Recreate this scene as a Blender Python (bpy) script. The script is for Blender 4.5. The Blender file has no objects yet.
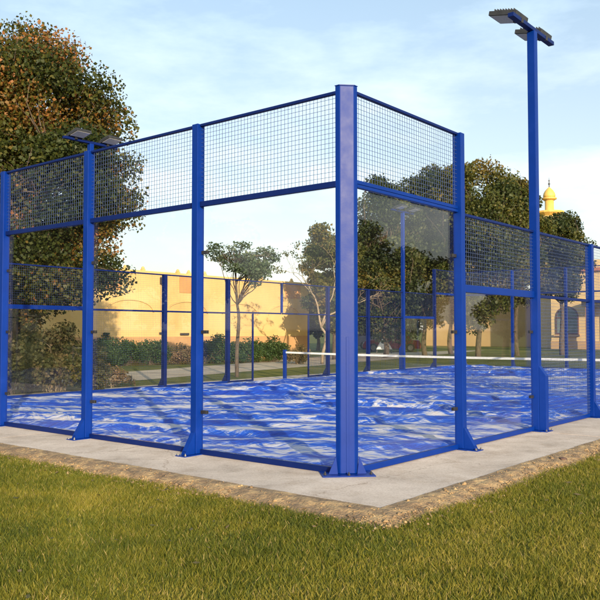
import bpy, bmesh, math, random
import numpy as np
from mathutils import Vector, Matrix

SC = bpy.context.scene
COL = SC.collection
R = math.radians

# ------------------------------------------------------------ camera, sky, sun
CAM = np.array([4.70, -6.46, 1.505])
YAW, PITCH, FPX = 0.6897, 0.0404, 780.4
cd = bpy.data.cameras.new('camera')
cam = bpy.data.objects.new('camera', cd)
COL.objects.link(cam)
cam.location = CAM
cam.rotation_euler = (math.pi / 2 + PITCH, 0, YAW)
cd.sensor_width = 36
cd.lens = FPX / 600 * 36
cd.clip_start = 0.05
cd.clip_end = 3000
SC.camera = cam

SUN_EL, SUN_AZ = R(14), math.atan2(0.82, -0.57)      # azimuth from +Y towards +X
sun_dir = Vector((math.sin(SUN_AZ) * math.cos(SUN_EL), math.cos(SUN_AZ) * math.cos(SUN_EL), math.sin(SUN_EL)))
W = bpy.data.worlds.new('World')
SC.world = W
W.use_nodes = True
nt = W.node_tree
for n in list(nt.nodes):
    nt.nodes.remove(n)
out = nt.nodes.new('ShaderNodeOutputWorld')
bg = nt.nodes.new('ShaderNodeBackground')
sky = nt.nodes.new('ShaderNodeTexSky')
sky.sky_type = 'NISHITA'
sky.sun_disc = False
sky.sun_elevation = SUN_EL
sky.sun_rotation = SUN_AZ
sky.altitude = 0
sky.air_density = 1.0
sky.dust_density = 1.6
sky.ozone_density = 1.0
bg.inputs['Strength'].default_value = 0.15
# thin clouds mixed into the sky
tc = nt.nodes.new('ShaderNodeTexCoord')
mp = nt.nodes.new('ShaderNodeMapping')
mp.inputs['Scale'].default_value = (2.2, 2.2, 7.0)
nz = nt.nodes.new('ShaderNodeTexNoise')
nz.inputs['Scale'].default_value = 1.7
nz.inputs['Detail'].default_value = 7
nz.inputs['Roughness'].default_value = 0.58
cr = nt.nodes.new('ShaderNodeValToRGB')
cr.color_ramp.elements[0].position = 0.45
cr.color_ramp.elements[0].color = (0.30, 0.30, 0.30, 1)
cr.color_ramp.elements[1].position = 0.75
cr.color_ramp.elements[1].color = (0.85, 0.85, 0.85, 1)
mx = nt.nodes.new('ShaderNodeMix')
mx.data_type = 'RGBA'
nt.links.new(tc.outputs['Generated'], mp.inputs['Vector'])
nt.links.new(mp.outputs[0], nz.inputs['Vector'])
nt.links.new(nz.outputs['Fac'], cr.inputs[0])
nt.links.new(cr.outputs[0], mx.inputs[0])
nt.links.new(sky.outputs[0], mx.inputs[6])
sx = nt.nodes.new('ShaderNodeSeparateXYZ')
nt.links.new(tc.outputs['Generated'], sx.inputs[0])
ch = nt.nodes.new('ShaderNodeValToRGB')
for pos_, c_ in ((0.0, (0.70, 0.64, 0.56, 1)), (0.18, (0.62, 0.64, 0.63, 1)), (0.45, (0.42, 0.57, 0.68, 1))):
    el = ch.color_ramp.elements.new(pos_); el.color = c_
ch.color_ramp.elements.remove(ch.color_ramp.elements[-1])
nt.links.new(sx.outputs[2], ch.inputs[0])
vm = nt.nodes.new('ShaderNodeVectorMath'); vm.operation = 'SCALE'
vm.inputs['Scale'].default_value = 10.0
nt.links.new(ch.outputs[0], vm.inputs[0])
nt.links.new(vm.outputs[0], mx.inputs[7])
mx.inputs[7].default_value = (5.0, 6.35, 6.9, 1)
nt.links.new(mx.outputs[2], bg.inputs['Color'])
nt.links.new(bg.outputs[0], out.inputs[0])

sl = bpy.data.lights.new('sun', 'SUN')
sl.energy = 5.0
sl.angle = R(0.5)
sl.color = (1.0, 0.83, 0.60)
so = bpy.data.objects.new('sun', sl)
COL.objects.link(so)
so.rotation_euler = sun_dir.to_track_quat('Z', 'Y').to_euler()
so.location = (30, -20, 30)

SC.view_settings.view_transform = 'Standard'
SC.view_settings.look = 'None'
SC.view_settings.gamma = 1
SC.view_settings.use_curve_mapping = False
SC.view_settings.exposure = 0.48

# ------------------------------------------------------------ helpers
def srgb(r, g, b):
    f = lambda c: (c / 255 / 12.92) if c / 255 <= 0.04045 else ((c / 255 + 0.055) / 1.055) ** 2.4
    return (f(r), f(g), f(b), 1)


def newmat(name):
    m = bpy.data.materials.new(name)
    m.use_nodes = True
    t = m.node_tree
    return m, t, t.nodes['Principled BSDF']


def N(t, typ, **kw):
    n = t.nodes.new(typ)
    for k, v in kw.items():
        if k.startswith('i_'):
            n.inputs[k[2:].replace('_', ' ')].default_value = v
        else:
            setattr(n, k, v)
    return n


def ramp(t, stops, src=None):
    n = t.nodes.new('ShaderNodeValToRGB')
    e = n.color_ramp.elements
    while len(e) > 1:
        e.remove(e[0])
    e[0].position, e[0].color = stops[0]
    for p, c in stops[1:]:
        k = e.new(p)
        k.color = c
    if src is not None:
        t.links.new(src, n.inputs[0])
    return n


def noisy(name, stops, scale=5, detail=6, rough=0.85, bump=0.3, bscale=None, bdist=0.01, metallic=0, stretch=(1, 1, 1), spec=0.5, nrough=0.6):
    """base colour from object-space noise through a ramp, with a bump"""
    m, t, b = newmat(name)
    c = N(t, 'ShaderNodeTexCoord')
    mpn = N(t, 'ShaderNodeMapping')
    mpn.inputs['Scale'].default_value = stretch
    t.links.new(c.outputs['Object'], mpn.inputs['Vector'])
    n1 = N(t, 'ShaderNodeTexNoise')
    n1.inputs['Scale'].default_value = scale
    n1.inputs['Detail'].default_value = detail
    n1.inputs['Roughness'].default_value = nrough
    t.links.new(mpn.outputs[0], n1.inputs['Vector'])
    rp = ramp(t, stops, n1.outputs['Fac'])
    t.links.new(rp.outputs[0], b.inputs['Base Color'])
    b.inputs['Roughness'].default_value = rough
    b.inputs['Metallic'].default_value = metallic
    b.inputs['Specular IOR Level'].default_value = spec
    if bump:
        n2 = N(t, 'ShaderNodeTexNoise')
        n2.inputs['Scale'].default_value = bscale or scale * 6
        n2.inputs['Detail'].default_value = 5
        t.links.new(mpn.outputs[0], n2.inputs['Vector'])
        bp = N(t, 'ShaderNodeBump')
        bp.inputs['Strength'].default_value = bump
        bp.inputs['Distance'].default_value = bdist
        t.links.new(n2.outputs['Fac'], bp.inputs['Height'])
        t.links.new(bp.outputs[0], b.inputs['Normal'])
    return m


class MB:
    """collects shapes and builds ONE mesh object"""
    def __init__(s):
        s.v, s.f = [], []

    def add(s, vs, fs):
        o = len(s.v)
        s.v += [tuple(p) for p in vs]
        s.f += [tuple(i + o for i in f) for f in fs]

    def box(s, x0, x1, y0, y1, z0, z1, M=None):
        vs = [(x, y, z) for z in (z0, z1) for x, y in ((x0, y0), (x1, y0), (x1, y1), (x0, y1))]
        if M is not None:
            vs = [M @ Vector(p) for p in vs]
        s.add(vs, [(3, 2, 1, 0), (4, 5, 6, 7), (0, 1, 5, 4), (1, 2, 6, 5), (2, 3, 7, 6), (3, 0, 4, 7)])

    def prism(s, poly, z0, z1, M=None):
        n = len(poly)
        vs = [(x, y, z0) for x, y in poly] + [(x, y, z1) for x, y in poly]
        if M is not None:
            vs = [M @ Vector(p) for p in vs]
        s.add(vs, [tuple(range(n))[::-1], tuple(range(n, 2 * n))] + [(i, (i + 1) % n, n + (i + 1) % n, n + i) for i in range(n)])

    def tube(s, pts, rad, seg=6, cap=True):
        pts = [Vector(p) for p in pts]
        rad = rad if hasattr(rad, '__len__') else [rad] * len(pts)
        o = len(s.v)
        up = None
        for i, p in enumerate(pts):
            d = (pts[min(i + 1, len(pts) - 1)] - pts[max(i - 1, 0)])
            d = d.normalized() if d.length > 1e-9 else Vector((0, 0, 1))
            if up is None:
                up = Vector((0, 0, 1)) if abs(d.z) < 0.9 else Vector((1, 0, 0))
            a = d.cross(up).normalized()
            b = a.cross(d).normalized()
            up = b
            for k in range(seg):
                t = 2 * math.pi * k / seg
                q = p + (a * math.cos(t) + b * math.sin(t)) * rad[i]
                s.v.append(tuple(q))
        for i in range(len(pts) - 1):
            for k in range(seg):
                k2 = (k + 1) % seg
                s.f.append((o + i * seg + k, o + i * seg + k2, o + (i + 1) * seg + k2, o + (i + 1) * seg + k))
        if cap:
            s.f.append(tuple(o + k for k in range(seg))[::-1])
            s.f.append(tuple(o + (len(pts) - 1) * seg + k for k in range(seg)))

    def lathe(s, c, prof, seg=20):
        """prof: list of (radius, z)"""
        o = len(s.v)
        for r, z in prof:
            for k in range(seg):
                t = 2 * math.pi * k / seg
                s.v.append((c[0] + r * math.cos(t), c[1] + r * math.sin(t), c[2] + z))
        for i in range(len(prof) - 1):
            for k in range(seg):
                k2 = (k + 1) % seg
                s.f.append((o + i * seg + k, o + i * seg + k2, o + (i + 1) * seg + k2, o + (i + 1) * seg + k))
        s.f.append(tuple(o + k for k in range(seg))[::-1])
        s.f.append(tuple(o + (len(prof) - 1) * seg + k for k in range(seg)))

    def build(s, name, mat, parent=None, bevel=0, smooth=False):
        me = bpy.data.meshes.new(name)
        me.from_pydata(s.v, [], s.f)
        me.update()
        o = bpy.data.objects.new(name, me)
        COL.objects.link(o)
        if mat:
            me.materials.append(mat)
        if parent is not None:
            o.parent = parent
        if smooth:
            for p in me.polygons:
                p.use_smooth = True
        if bevel:
            md = o.modifiers.new('bevel', 'BEVEL')
            md.width = bevel
            md.segments = 2
            md.limit_method = 'ANGLE'
        return o


def thing(name, label, cat, loc=(0, 0, 0), rz=0, group=None):
    o = bpy.data.objects.new(name, None)
    COL.objects.link(o)
    o.empty_display_size = 0.2
    o.location = loc
    o.rotation_euler = (0, 0, rz)
    tag(o, label, cat, group)
    return o


def tag(o, label=None, cat=None, group=None, kind=None):
    if label:
        o['label'] = label
    if cat:
        o['category'] = cat
    if group:
        o['group'] = group
    if kind:
        o['kind'] = kind
    return o


def copy_tree(o, parent=None):
    c = o.copy()
    COL.objects.link(c)
    if parent is not None:
        c.parent = parent
    for ch in [q for q in bpy.data.objects if q.parent == o]:
        copy_tree(ch, c)
    return c


def mesh_np(name, verts, faces, mat, parent=None, attr=None, smooth=False):
    """verts (n,3), faces (m,k) arrays; attr: per-face float"""
    me = bpy.data.meshes.new(name)
    nv, nf, k = len(verts), len(faces), faces.shape[1]
    me.vertices.add(nv)
    me.vertices.foreach_set('co', np.asarray(verts, np.float32).ravel())
    me.loops.add(nf * k)
    me.loops.foreach_set('vertex_index', np.asarray(faces, np.int32).ravel())
    me.polygons.add(nf)
    me.polygons.foreach_set('loop_start', np.arange(0, nf * k, k, dtype=np.int32))
    if attr is not None:
        a = me.attributes.new('tone', 'FLOAT', 'FACE')
        a.data.foreach_set('value', np.asarray(attr, np.float32))
    me.update(calc_edges=True)
    me.validate()
    if smooth:
        me.polygons.foreach_set('use_smooth', np.ones(nf, dtype=bool))
    me.materials.append(mat)
    o = bpy.data.objects.new(name, me)
    COL.objects.link(o)
    if parent is not None:
        o.parent = parent
    return o


# photograph pixel column -> world x on the plane y = yy (real positions of far buildings)
def ray(px, py=331.5):
    fw = np.array([-math.sin(YAW) * math.cos(PITCH), math.cos(YAW) * math.cos(PITCH), math.sin(PITCH)])
    r = np.array([math.cos(YAW), math.sin(YAW), 0])
    u = np.cross(r, fw)
    return fw + r * (px - 300) / FPX - u * (py - 300) / FPX


def on_y(px, yy, py=331.5):
    d = ray(px, py)
    p = CAM + d * ((yy - CAM[1]) / d[1])
    return p


def on_x(px, xx, py=331.5):
    d = ray(px, py)
    return CAM + d * ((xx - CAM[0]) / d[0])


def at(px, py, dep):
    return CAM + ray(px, py) * dep


# ------------------------------------------------------------ materials
def paint(name, col, rough=0.35, coat=0.3):
    m, t, b = newmat(name)
    c = N(t, 'ShaderNodeTexCoord')
    n = N(t, 'ShaderNodeTexNoise', i_Scale=3.5, i_Detail=8, i_Roughness=0.65)
    t.links.new(c.outputs['Object'], n.inputs['Vector'])
    d = tuple(x * 0.9 for x in col[:3]) + (1,)
    e = tuple(min(1, x * 1.12 + 0.004) for x in col[:3]) + (1,)
    rp = ramp(t, [(0.3, d), (0.55, col), (0.8, e)], n.outputs['Fac'])
    t.links.new(rp.outputs[0], b.inputs['Base Color'])
    rr = ramp(t, [(0.3, (rough - 0.08,) * 3 + (1,)), (0.75, (rough + 0.06,) * 3 + (1,))], n.outputs['Fac'])
    t.links.new(rr.outputs[0], b.inputs['Roughness'])
    n2 = N(t, 'ShaderNodeTexNoise', i_Scale=60, i_Detail=3)
    t.links.new(c.outputs['Object'], n2.inputs['Vector'])
    bp = N(t, 'ShaderNodeBump', i_Strength=0.12, i_Distance=0.003)
    t.links.new(n2.outputs['Fac'], bp.inputs['Height'])
    t.links.new(bp.outputs[0], b.inputs['Normal'])
    b.inputs['Coat Weight'].default_value = coat
    b.inputs['Specular IOR Level'].default_value = 0.16
    b.inputs['Coat Roughness'].default_value = 0.25
    return m


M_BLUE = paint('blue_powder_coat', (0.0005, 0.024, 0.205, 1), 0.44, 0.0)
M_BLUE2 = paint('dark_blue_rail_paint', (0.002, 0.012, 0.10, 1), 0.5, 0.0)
M_WIRE = paint('blue_wire', (0.06, 0.09, 0.20, 1), 0.5, 0.0)
M_BLACK = noisy('black_plastic', [(0.3, (0.012, 0.012, 0.014, 1)), (0.7, (0.03, 0.03, 0.032, 1))], 12, rough=0.5, bump=0.1)
M_STEEL = noisy('zinc_bolt', [(0.3, (0.09, 0.09, 0.1, 1)), (0.7, (0.3, 0.3, 0.3, 1))], 30, rough=0.45, metallic=0.8)
M_LAMP = noisy('lamp_lens', [(0.3, (0.5, 0.5, 0.5, 1)), (0.7, (0.65, 0.65, 0.65, 1))], 30, rough=0.15, bump=0)


def glass_mat():
    m, t, b = newmat('clear_toughened_glass')
    t.nodes.remove(b)
    o = t.nodes['Material Output']
    tr = N(t, 'ShaderNodeBsdfTransparent')
    tr.inputs[0].default_value = (0.965, 0.975, 0.978, 1)
    gl = N(t, 'ShaderNodeBsdfGlossy')
    gl.inputs['Color'].default_value = (1, 1, 1, 1)
    gl.inputs['Roughness'].default_value = 0.0
    lw = N(t, 'ShaderNodeLayerWeight')
    lw.inputs['Blend'].default_value = 0.5
    pw = N(t, 'ShaderNodeMath', operation='POWER')
    pw.inputs[1].default_value = 4.6
    t.links.new(lw.outputs['Facing'], pw.inputs[0])
    fr = N(t, 'ShaderNodeMath', operation='MULTIPLY_ADD')
    fr.inputs[1].default_value = 0.9
    fr.inputs[2].default_value = 0.03
    t.links.new(pw.outputs[0], fr.inputs[0])
    c = N(t, 'ShaderNodeTexCoord')
    # a film of dust: faint diffuse veil
    n = N(t, 'ShaderNodeTexNoise', i_Scale=1.3, i_Detail=7, i_Roughness=0.65)
    t.links.new(c.outputs['Object'], n.inputs['Vector'])
    rp = ramp(t, [(0.35, (0.0, 0.0, 0.0, 1)), (0.8, (0.005, 0.005, 0.005, 1))], n.outputs['Fac'])
    df = N(t, 'ShaderNodeBsdfDiffuse')
    df.inputs[0].default_value = (0.6, 0.6, 0.58, 1)
    m1 = N(t, 'ShaderNodeMixShader')
    m2 = N(t, 'ShaderNodeMixShader')
    t.links.new(rp.outputs[0], m1.inputs[0])
    t.links.new(tr.outputs[0], m1.inputs[1])
    t.links.new(df.outputs[0], m1.inputs[2])
    t.links.new(fr.outputs[0], m2.inputs[0])
    t.links.new(m1.outputs[0], m2.inputs[1])
    t.links.new(gl.outputs[0], m2.inputs[2])
    t.links.new(m2.outputs[0], o.inputs[0])
    return m


M_GLASS = glass_mat()


def turf_mat():
    """blue artificial turf with pale sand lying on it in combed, wrinkled streaks"""
    m, t, b = newmat('blue_turf_with_sand')
    c = N(t, 'ShaderNodeTexCoord')
    w = N(t, 'ShaderNodeTexNoise', i_Scale=0.45, i_Detail=3)
    t.links.new(c.outputs['Object'], w.inputs['Vector'])
    wv = N(t, 'ShaderNodeVectorMath', operation='MULTIPLY_ADD')
    wv.inputs[1].default_value = (1.3, 1.3, 0)
    t.links.new(w.outputs['Color'], wv.inputs[0])
    t.links.new(c.outputs['Object'], wv.inputs[2])

    def streak(rot, scale, sc, det, rough, dist):
        a = N(t, 'ShaderNodeMapping')
        a.inputs['Rotation'].default_value = (0, 0, R(rot))
        r_ = N(t, 'ShaderNodeMapping')
        r_.inputs['Scale'].default_value = scale
        t.links.new(wv.outputs[0], a.inputs['Vector'])
        t.links.new(a.outputs[0], r_.inputs['Vector'])
        n = N(t, 'ShaderNodeTexNoise', i_Scale=sc, i_Detail=det, i_Roughness=rough, i_Distortion=dist)
        t.links.new(r_.outputs[0], n.inputs['Vector'])
        return n.outputs['Fac']
    band = streak(-36, (0.28, 2.0, 1), 1.0, 4, 0.55, 0.2)        # long folds
    wr1 = streak(8, (0.9, 4.2, 1), 1.5, 6, 0.62, 0.6)            # wrinkles across them
    wr2 = streak(-62, (1.0, 4.5, 1), 2.6, 6, 0.65, 0.5)
    fine = streak(-36, (1.2, 5.0, 1), 4.5, 5, 0.7, 0.2)

    def madd(x, k, y):
        q = N(t, 'ShaderNodeMath', operation='MULTIPLY_ADD')
        q.inputs[1].default_value = k
        t.links.new(x, q.inputs[0])
        if y is None:
            q.inputs[2].default_value = 0
        else:
            t.links.new(y, q.inputs[2])
        return q.outputs[0]
    h = madd(fine, 0.26, madd(wr2, 0.36, madd(wr1, 0.44, madd(band, 0.58, None))))
    at_ = N(t, 'ShaderNodeAttribute')
    at_.attribute_name = 'fold'
    h = madd(at_.outputs['Fac'], -0.085, h)
    rp = ramp(t, [(0.60, (0.002, 0.030, 0.36, 1)), (0.74, (0.002, 0.065, 0.52, 1)), (0.80, (0.010, 0.11, 0.62, 1)), (0.83, (0.20, 0.29, 0.66, 1)), (0.865, (0.56, 0.56, 0.68, 1)), (0.96, (0.70, 0.62, 0.62, 1))], h)
    t.links.new(rp.outputs[0], b.inputs['Base Color'])
    b.inputs['Roughness'].default_value = 0.7
    b.inputs['Specular IOR Level'].default_value = 0.35
    n3 = N(t, 'ShaderNodeTexNoise', i_Scale=90, i_Detail=4)
    t.links.new(c.outputs['Object'], n3.inputs['Vector'])
    hh = madd(n3.outputs['Fac'], 0.06, madd(wr2, 0.5, madd(wr1, 0.6, madd(band, 0.5, None))))
    bp = N(t, 'ShaderNodeBump', i_Strength=1.0, i_Distance=0.16)
    t.links.new(hh, bp.inputs['Height'])
    t.links.new(bp.outputs[0], b.inputs['Normal'])
    return m


def grass_ground_mat():
    m, t, b = newmat('lawn_ground')
    c = N(t, 'ShaderNodeTexCoord')
    n1 = N(t, 'ShaderNodeTexNoise', i_Scale=0.35, i_Detail=8, i_Roughness=0.65)
    n2 = N(t, 'ShaderNodeTexNoise', i_Scale=14, i_Detail=8, i_Roughness=0.75)
    for n in (n1, n2):
        t.links.new(c.outputs['Object'], n.inputs['Vector'])
    ad = N(t, 'ShaderNodeMath', operation='MULTIPLY_ADD')
    ad.inputs[1].default_value = 0.5
    t.links.new(n2.outputs['Fac'], ad.inputs[0])
    t.links.new(n1.outputs['Fac'], ad.inputs[2])
    rp = ramp(t, [(0.5, (0.04, 0.055, 0.008, 1)), (0.68, (0.085, 0.098, 0.012, 1)), (0.82, (0.15, 0.14, 0.022, 1)), (0.98, (0.22, 0.17, 0.05, 1))], ad.outputs[0])
    t.links.new(rp.outputs[0], b.inputs['Base Color'])
    b.inputs['Roughness'].default_value = 0.95
    b.inputs['Specular IOR Level'].default_value = 0.2
    bp = N(t, 'ShaderNodeBump', i_Strength=0.8, i_Distance=0.03)
    t.links.new(n2.outputs['Fac'], bp.inputs['Height'])
    t.links.new(bp.outputs[0], b.inputs['Normal'])
    return m


def leaf_mat(name, stops, rough=0.55, trans=0.25):
    m, t, b = newmat(name)
    a = N(t, 'ShaderNodeAttribute')
    a.attribute_name = 'tone'
    rp = ramp(t, stops, a.outputs['Fac'])
    t.links.new(rp.outputs[0], b.inputs['Base Color'])
    b.inputs['Roughness'].default_value = rough
    b.inputs['Specular IOR Level'].default_value = 0.3
    tl = N(t, 'ShaderNodeBsdfTranslucent')
    t.links.new(rp.outputs[0], tl.inputs[0])
    mxs = N(t, 'ShaderNodeMixShader')
    mxs.inputs[0].default_value = trans
    o = t.nodes['Material Output']
    t.links.new(b.outputs[0], mxs.inputs[1])
    t.links.new(tl.outputs[0], mxs.inputs[2])
    t.links.new(mxs.outputs[0], o.inputs[0])
    return m


M_TURF = turf_mat()
M_LAWN = grass_ground_mat()
M_BLADE = leaf_mat('grass_blade', [(0.0, (0.04, 0.058, 0.006, 1)), (0.35, (0.105, 0.125, 0.012, 1)), (0.65, (0.21, 0.19, 0.02, 1)), (0.9, (0.34, 0.27, 0.045, 1)), (1, (0.42, 0.31, 0.11, 1))], 0.6, 0.3)
M_BARK = noisy('brown_bark', [(0.3, (0.05, 0.035, 0.024, 1)), (0.7, (0.16, 0.115, 0.075, 1))], 6, rough=0.9, bump=0.8, bdist=0.02, stretch=(3, 3, 0.7))
M_BARKP = noisy('pale_tan_bark', [(0.3, (0.22, 0.16, 0.10, 1)), (0.7, (0.42, 0.32, 0.21, 1))], 5, rough=0.9, bump=0.5, bdist=0.01, stretch=(3, 3, 0.7))
M_CONC = noisy('pale_concrete', [(0.25, (0.33, 0.265, 0.21, 1)), (0.46, (0.54, 0.44, 0.36, 1)), (0.6, (0.64, 0.53, 0.44, 1)), (0.8, (0.70, 0.60, 0.50, 1))], 1.1, 10, 0.88, bump=0.35, bscale=45, bdist=0.004, nrough=0.68)
def concrete_detail(m):
    t = m.node_tree
    b = t.nodes['Principled BSDF']
    lk = b.inputs['Base Color'].links[0]
    src = lk.from_socket
    c = N(t, 'ShaderNodeTexCoord')
    f = N(t, 'ShaderNodeTexNoise', i_Scale=55, i_Detail=6, i_Roughness=0.8)
    g = N(t, 'ShaderNodeTexNoise', i_Scale=3.2, i_Detail=7, i_Roughness=0.7, i_Distortion=0.8)
    for n in (f, g):
        t.links.new(c.outputs['Object'], n.inputs['Vector'])
    r1 = ramp(t, [(0.34, (0.62, 0.58, 0.54, 1)), (0.5, (0.97, 0.97, 0.97, 1)), (0.7, (1, 1, 1, 1))], f.outputs['Fac'])
    r2 = ramp(t, [(0.36, (0.74, 0.68, 0.60, 1)), (0.52, (1, 1, 1, 1))], g.outputs['Fac'])
    x1 = N(t, 'ShaderNodeMix', data_type='RGBA', blend_type='MULTIPLY')
    x1.inputs[0].default_value = 1
    x2 = N(t, 'ShaderNodeMix', data_type='RGBA', blend_type='MULTIPLY')
    x2.inputs[0].default_value = 0.5
    t.links.new(src, x1.inputs[6]); t.links.new(r1.outputs[0], x1.inputs[7])
    t.links.new(x1.outputs[2], x2.inputs[6]); t.links.new(r2.outputs[0], x2.inputs[7])
    # hairline cracks
    wv = N(t, 'ShaderNodeVectorMath', operation='MULTIPLY_ADD')
    wv.inputs[1].default_value = (0.35, 0.35, 0)
    t.links.new(g.outputs['Color'], wv.inputs[0]); t.links.new(c.outputs['Object'], wv.inputs[2])
    v = N(t, 'ShaderNodeTexVoronoi', feature='DISTANCE_TO_EDGE')
    v.inputs['Scale'].default_value = 0.42
    t.links.new(wv.outputs[0], v.inputs['Vector'])
    r3 = ramp(t, [(0.0, (0.45, 0.38, 0.32, 1)), (0.0022, (1, 1, 1, 1))], v.outputs['Distance'])
    x3 = N(t, 'ShaderNodeMix', data_type='RGBA', blend_type='MULTIPLY')
    x3.inputs[0].default_value = 0.7
    t.links.new(x2.outputs[2], x3.inputs[6]); t.links.new(r3.outputs[0], x3.inputs[7])
    t.links.new(x3.outputs[2], b.inputs['Base Color'])


concrete_detail(M_CONC)
M_SOIL = noisy('dry_mortar_and_soil', [(0.3, (0.12, 0.08, 0.05, 1)), (0.46, (0.25, 0.165, 0.09, 1)), (0.58, (0.41, 0.27, 0.13, 1)), (0.72, (0.58, 0.42, 0.22, 1))], 7, 9, 0.95, bump=1.0, bscale=40, bdist=0.02, nrough=0.7)
M_PATH = noisy('sandy_path', [(0.3, (0.34, 0.265, 0.18, 1)), (0.7, (0.52, 0.42, 0.30, 1))], 0.8, 8, 0.95, bump=0.4, bscale=30)

# ------------------------------------------------------------ ground
m = MB()
m.add([(-900, -900, 0), (900, -900, 0), (900, 900, 0), (-900, 900, 0)], [(0, 1, 2, 3)])
tag(m.build('ground', M_LAWN), kind='structure')

SA, SB = 2.19, 2.333              # spacing of the posts along the end and the side of the court
CW, CL = SA * 5, SB * 10          # the court

# concrete slabs, poured in bays with open joints, around and under the court
ZS = 0.05
def slab(x0, x1, y0, y1):
    b = MB()
    b.box(x0, x1, y0, y1, -0.05, ZS)
    o = b.build('pavement', M_CONC, bevel=0.008)
    tag(o, kind='structure')
joints = [-0.001, 4.56, 9.33, 14.0, 18.66, CL + 1.05]
js = [-1.05] + joints[1:]
for a, c in zip(js[1:-1], js[2:]):
    slab(0.16, 1.08, a + 0.009, c - 0.009)
slab(-12.2, -5.304, -1.05, 0.16)
b = MB()
b.prism([(-5.3, -1.05), (1.08, -1.05), (1.08, 4.551), (0.16, 4.551), (0.16, 0.16), (-5.3, 0.16)], -0.05, ZS)
tag(b.build('pavement', M_CONC, bevel=0.006), kind='structure')
slab(-12.0, -10.75, 0.165, CL + 1.05)
slab(-10.745, 0.155, CL - 0.16, CL + 1.05)
b = MB(); b.box(-10.745, 0.155, 0.165, CL - 0.165, -0.05, 0.045)
tag(b.build('court_base', M_CONC), kind='structure')

# turf sheet with the low folds and ridges of sand
def vnoise(x, y, seed):
    rs = np.random.RandomState(seed)
    g = rs.rand(64, 64)
    xi, yi = np.floor(x).astype(int), np.floor(y).astype(int)
    fx, fy = x - xi, y - yi
    fx, fy = fx * fx * (3 - 2 * fx), fy * fy * (3 - 2 * fy)
    G = lambda i, j: g[i % 64, j % 64]
    return (G(xi, yi) * (1 - fx) + G(xi + 1, yi) * fx) * (1 - fy) + (G(xi, yi + 1) * (1 - fx) + G(xi + 1, yi + 1) * fx) * fy


def grid_sheet(name, x0, x1, y0, y1, nx, ny, zf, mat):
    xs, ys = np.meshgrid(np.linspace(x0, x1, nx), np.linspace(y0, y1, ny))
    z = zf(xs, ys)
    v = np.stack([xs.ravel(), ys.ravel(), z.ravel()], 1)
    i = np.arange(nx * ny).reshape(ny, nx)
    f = np.stack([i[:-1, :-1].ravel(), i[:-1, 1:].ravel(), i[1:, 1:].ravel(), i[1:, :-1].ravel()], 1)
    return mesh_np(name, v, f, mat, smooth=True)


def turf_z(x, y):
    a = R(33)
    u = x * math.cos(a) + y * math.sin(a)
    v = -x * math.sin(a) + y * math.cos(a)
    v2 = v + 0.8 * vnoise(u * 0.5 + 9, v * 0.5 + 20, 3)
    p = v * 1.1 + 1.3 * vnoise(u * 0.33 + 60, v * 0.45 + 60, 7) + 0.25 * vnoise(u * 1.3 + 60, v * 1.1 + 60, 8)
    f = p - np.floor(p)
    st = lambda q: np.clip(q, 0, 1) ** 2 * (3 - 2 * np.clip(q, 0, 1))
    prof = np.where(f < 0.28, st(f / 0.28), 1 - st((f - 0.28) / 0.72))
    A = 0.085 * np.clip(vnoise(u * 0.42 + 33, p * 0.9 + 80, 9) * 1.5 - 0.25, 0.0, 1)
    flank = np.clip(1 - np.abs(f - 0.15) / 0.16, 0, 1) * A / 0.085
    TURF['flank'] = flank
    wr = vnoise(u * 6.5 + v * 2.0 + 200, v * 1.3 - u * 0.5 + 90, 4)
    h = A * prof + 0.045 * flank * wr + 0.016 * vnoise(u * 1.5 + 40, v2 * 6 + 90, 2) + 0.012 * wr + 0.008 * vnoise(u * 11 - v * 5 + 300, v * 7 + u * 3 + 190, 6)
    e = np.minimum(np.minimum(-x - 0.06, x + CW - 0.06), np.minimum(y - 0.06, CL - 0.06 - y))
    return 0.052 + h * np.clip(e / 0.35, 0.12, 1)


TURF = {}
o = grid_sheet('court_floor', -CW + 0.06, -0.06, 0.06, CL - 0.06, 420, 860, turf_z, M_TURF)
_a = o.data.attributes.new('fold', 'FLOAT', 'POINT')
_a.data.foreach_set('value', np.asarray(TURF['flank'], np.float32).ravel())
tag(o, kind='structure')

# crumbling mortar and soil verge beside the slab
def ragged(s, seed):
    return vnoise(s * 1.3 + 50, s * 0 + 3.3, seed) * 0.5 + vnoise(s * 6 + 50, s * 0 + 7.3, seed + 1) * 0.3 + vnoise(s * 17 + 90, s * 0 + 9.3, seed + 2) * 0.2


def verge(path_in, path_out, n_across, seed):
    """strip between two polylines given as (n,2) arrays, sloping from slab top to the lawn"""
    n = len(path_in)
    t = np.linspace(0, 1, n_across)[None, :]
    px = path_in[:, 0:1] * (1 - t) + path_out[:, 0:1] * t
    py = path_in[:, 1:2] * (1 - t) + path_out[:, 1:2] * t
    rough = vnoise(px * 14 + 300, py * 14 + 300, seed) * 0.026 + vnoise(px * 37 + 300, py * 37 + 300, seed + 1) * 0.014
    z = (ZS + 0.002) * (1 - t ** 1.5) + rough * np.sin(np.pi * np.clip(t, 0.05, 1)) - 0.010 * t + 0.001
    v = np.stack([px.ravel(), py.ravel(), z.ravel()], 1)
    i = np.arange(n * n_across).reshape(n, n_across)
    f = np.stack([i[:-1, :-1].ravel(), i[:-1, 1:].ravel(), i[1:, 1:].ravel(), i[1:, :-1].ravel()], 1)
    return v, f


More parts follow.
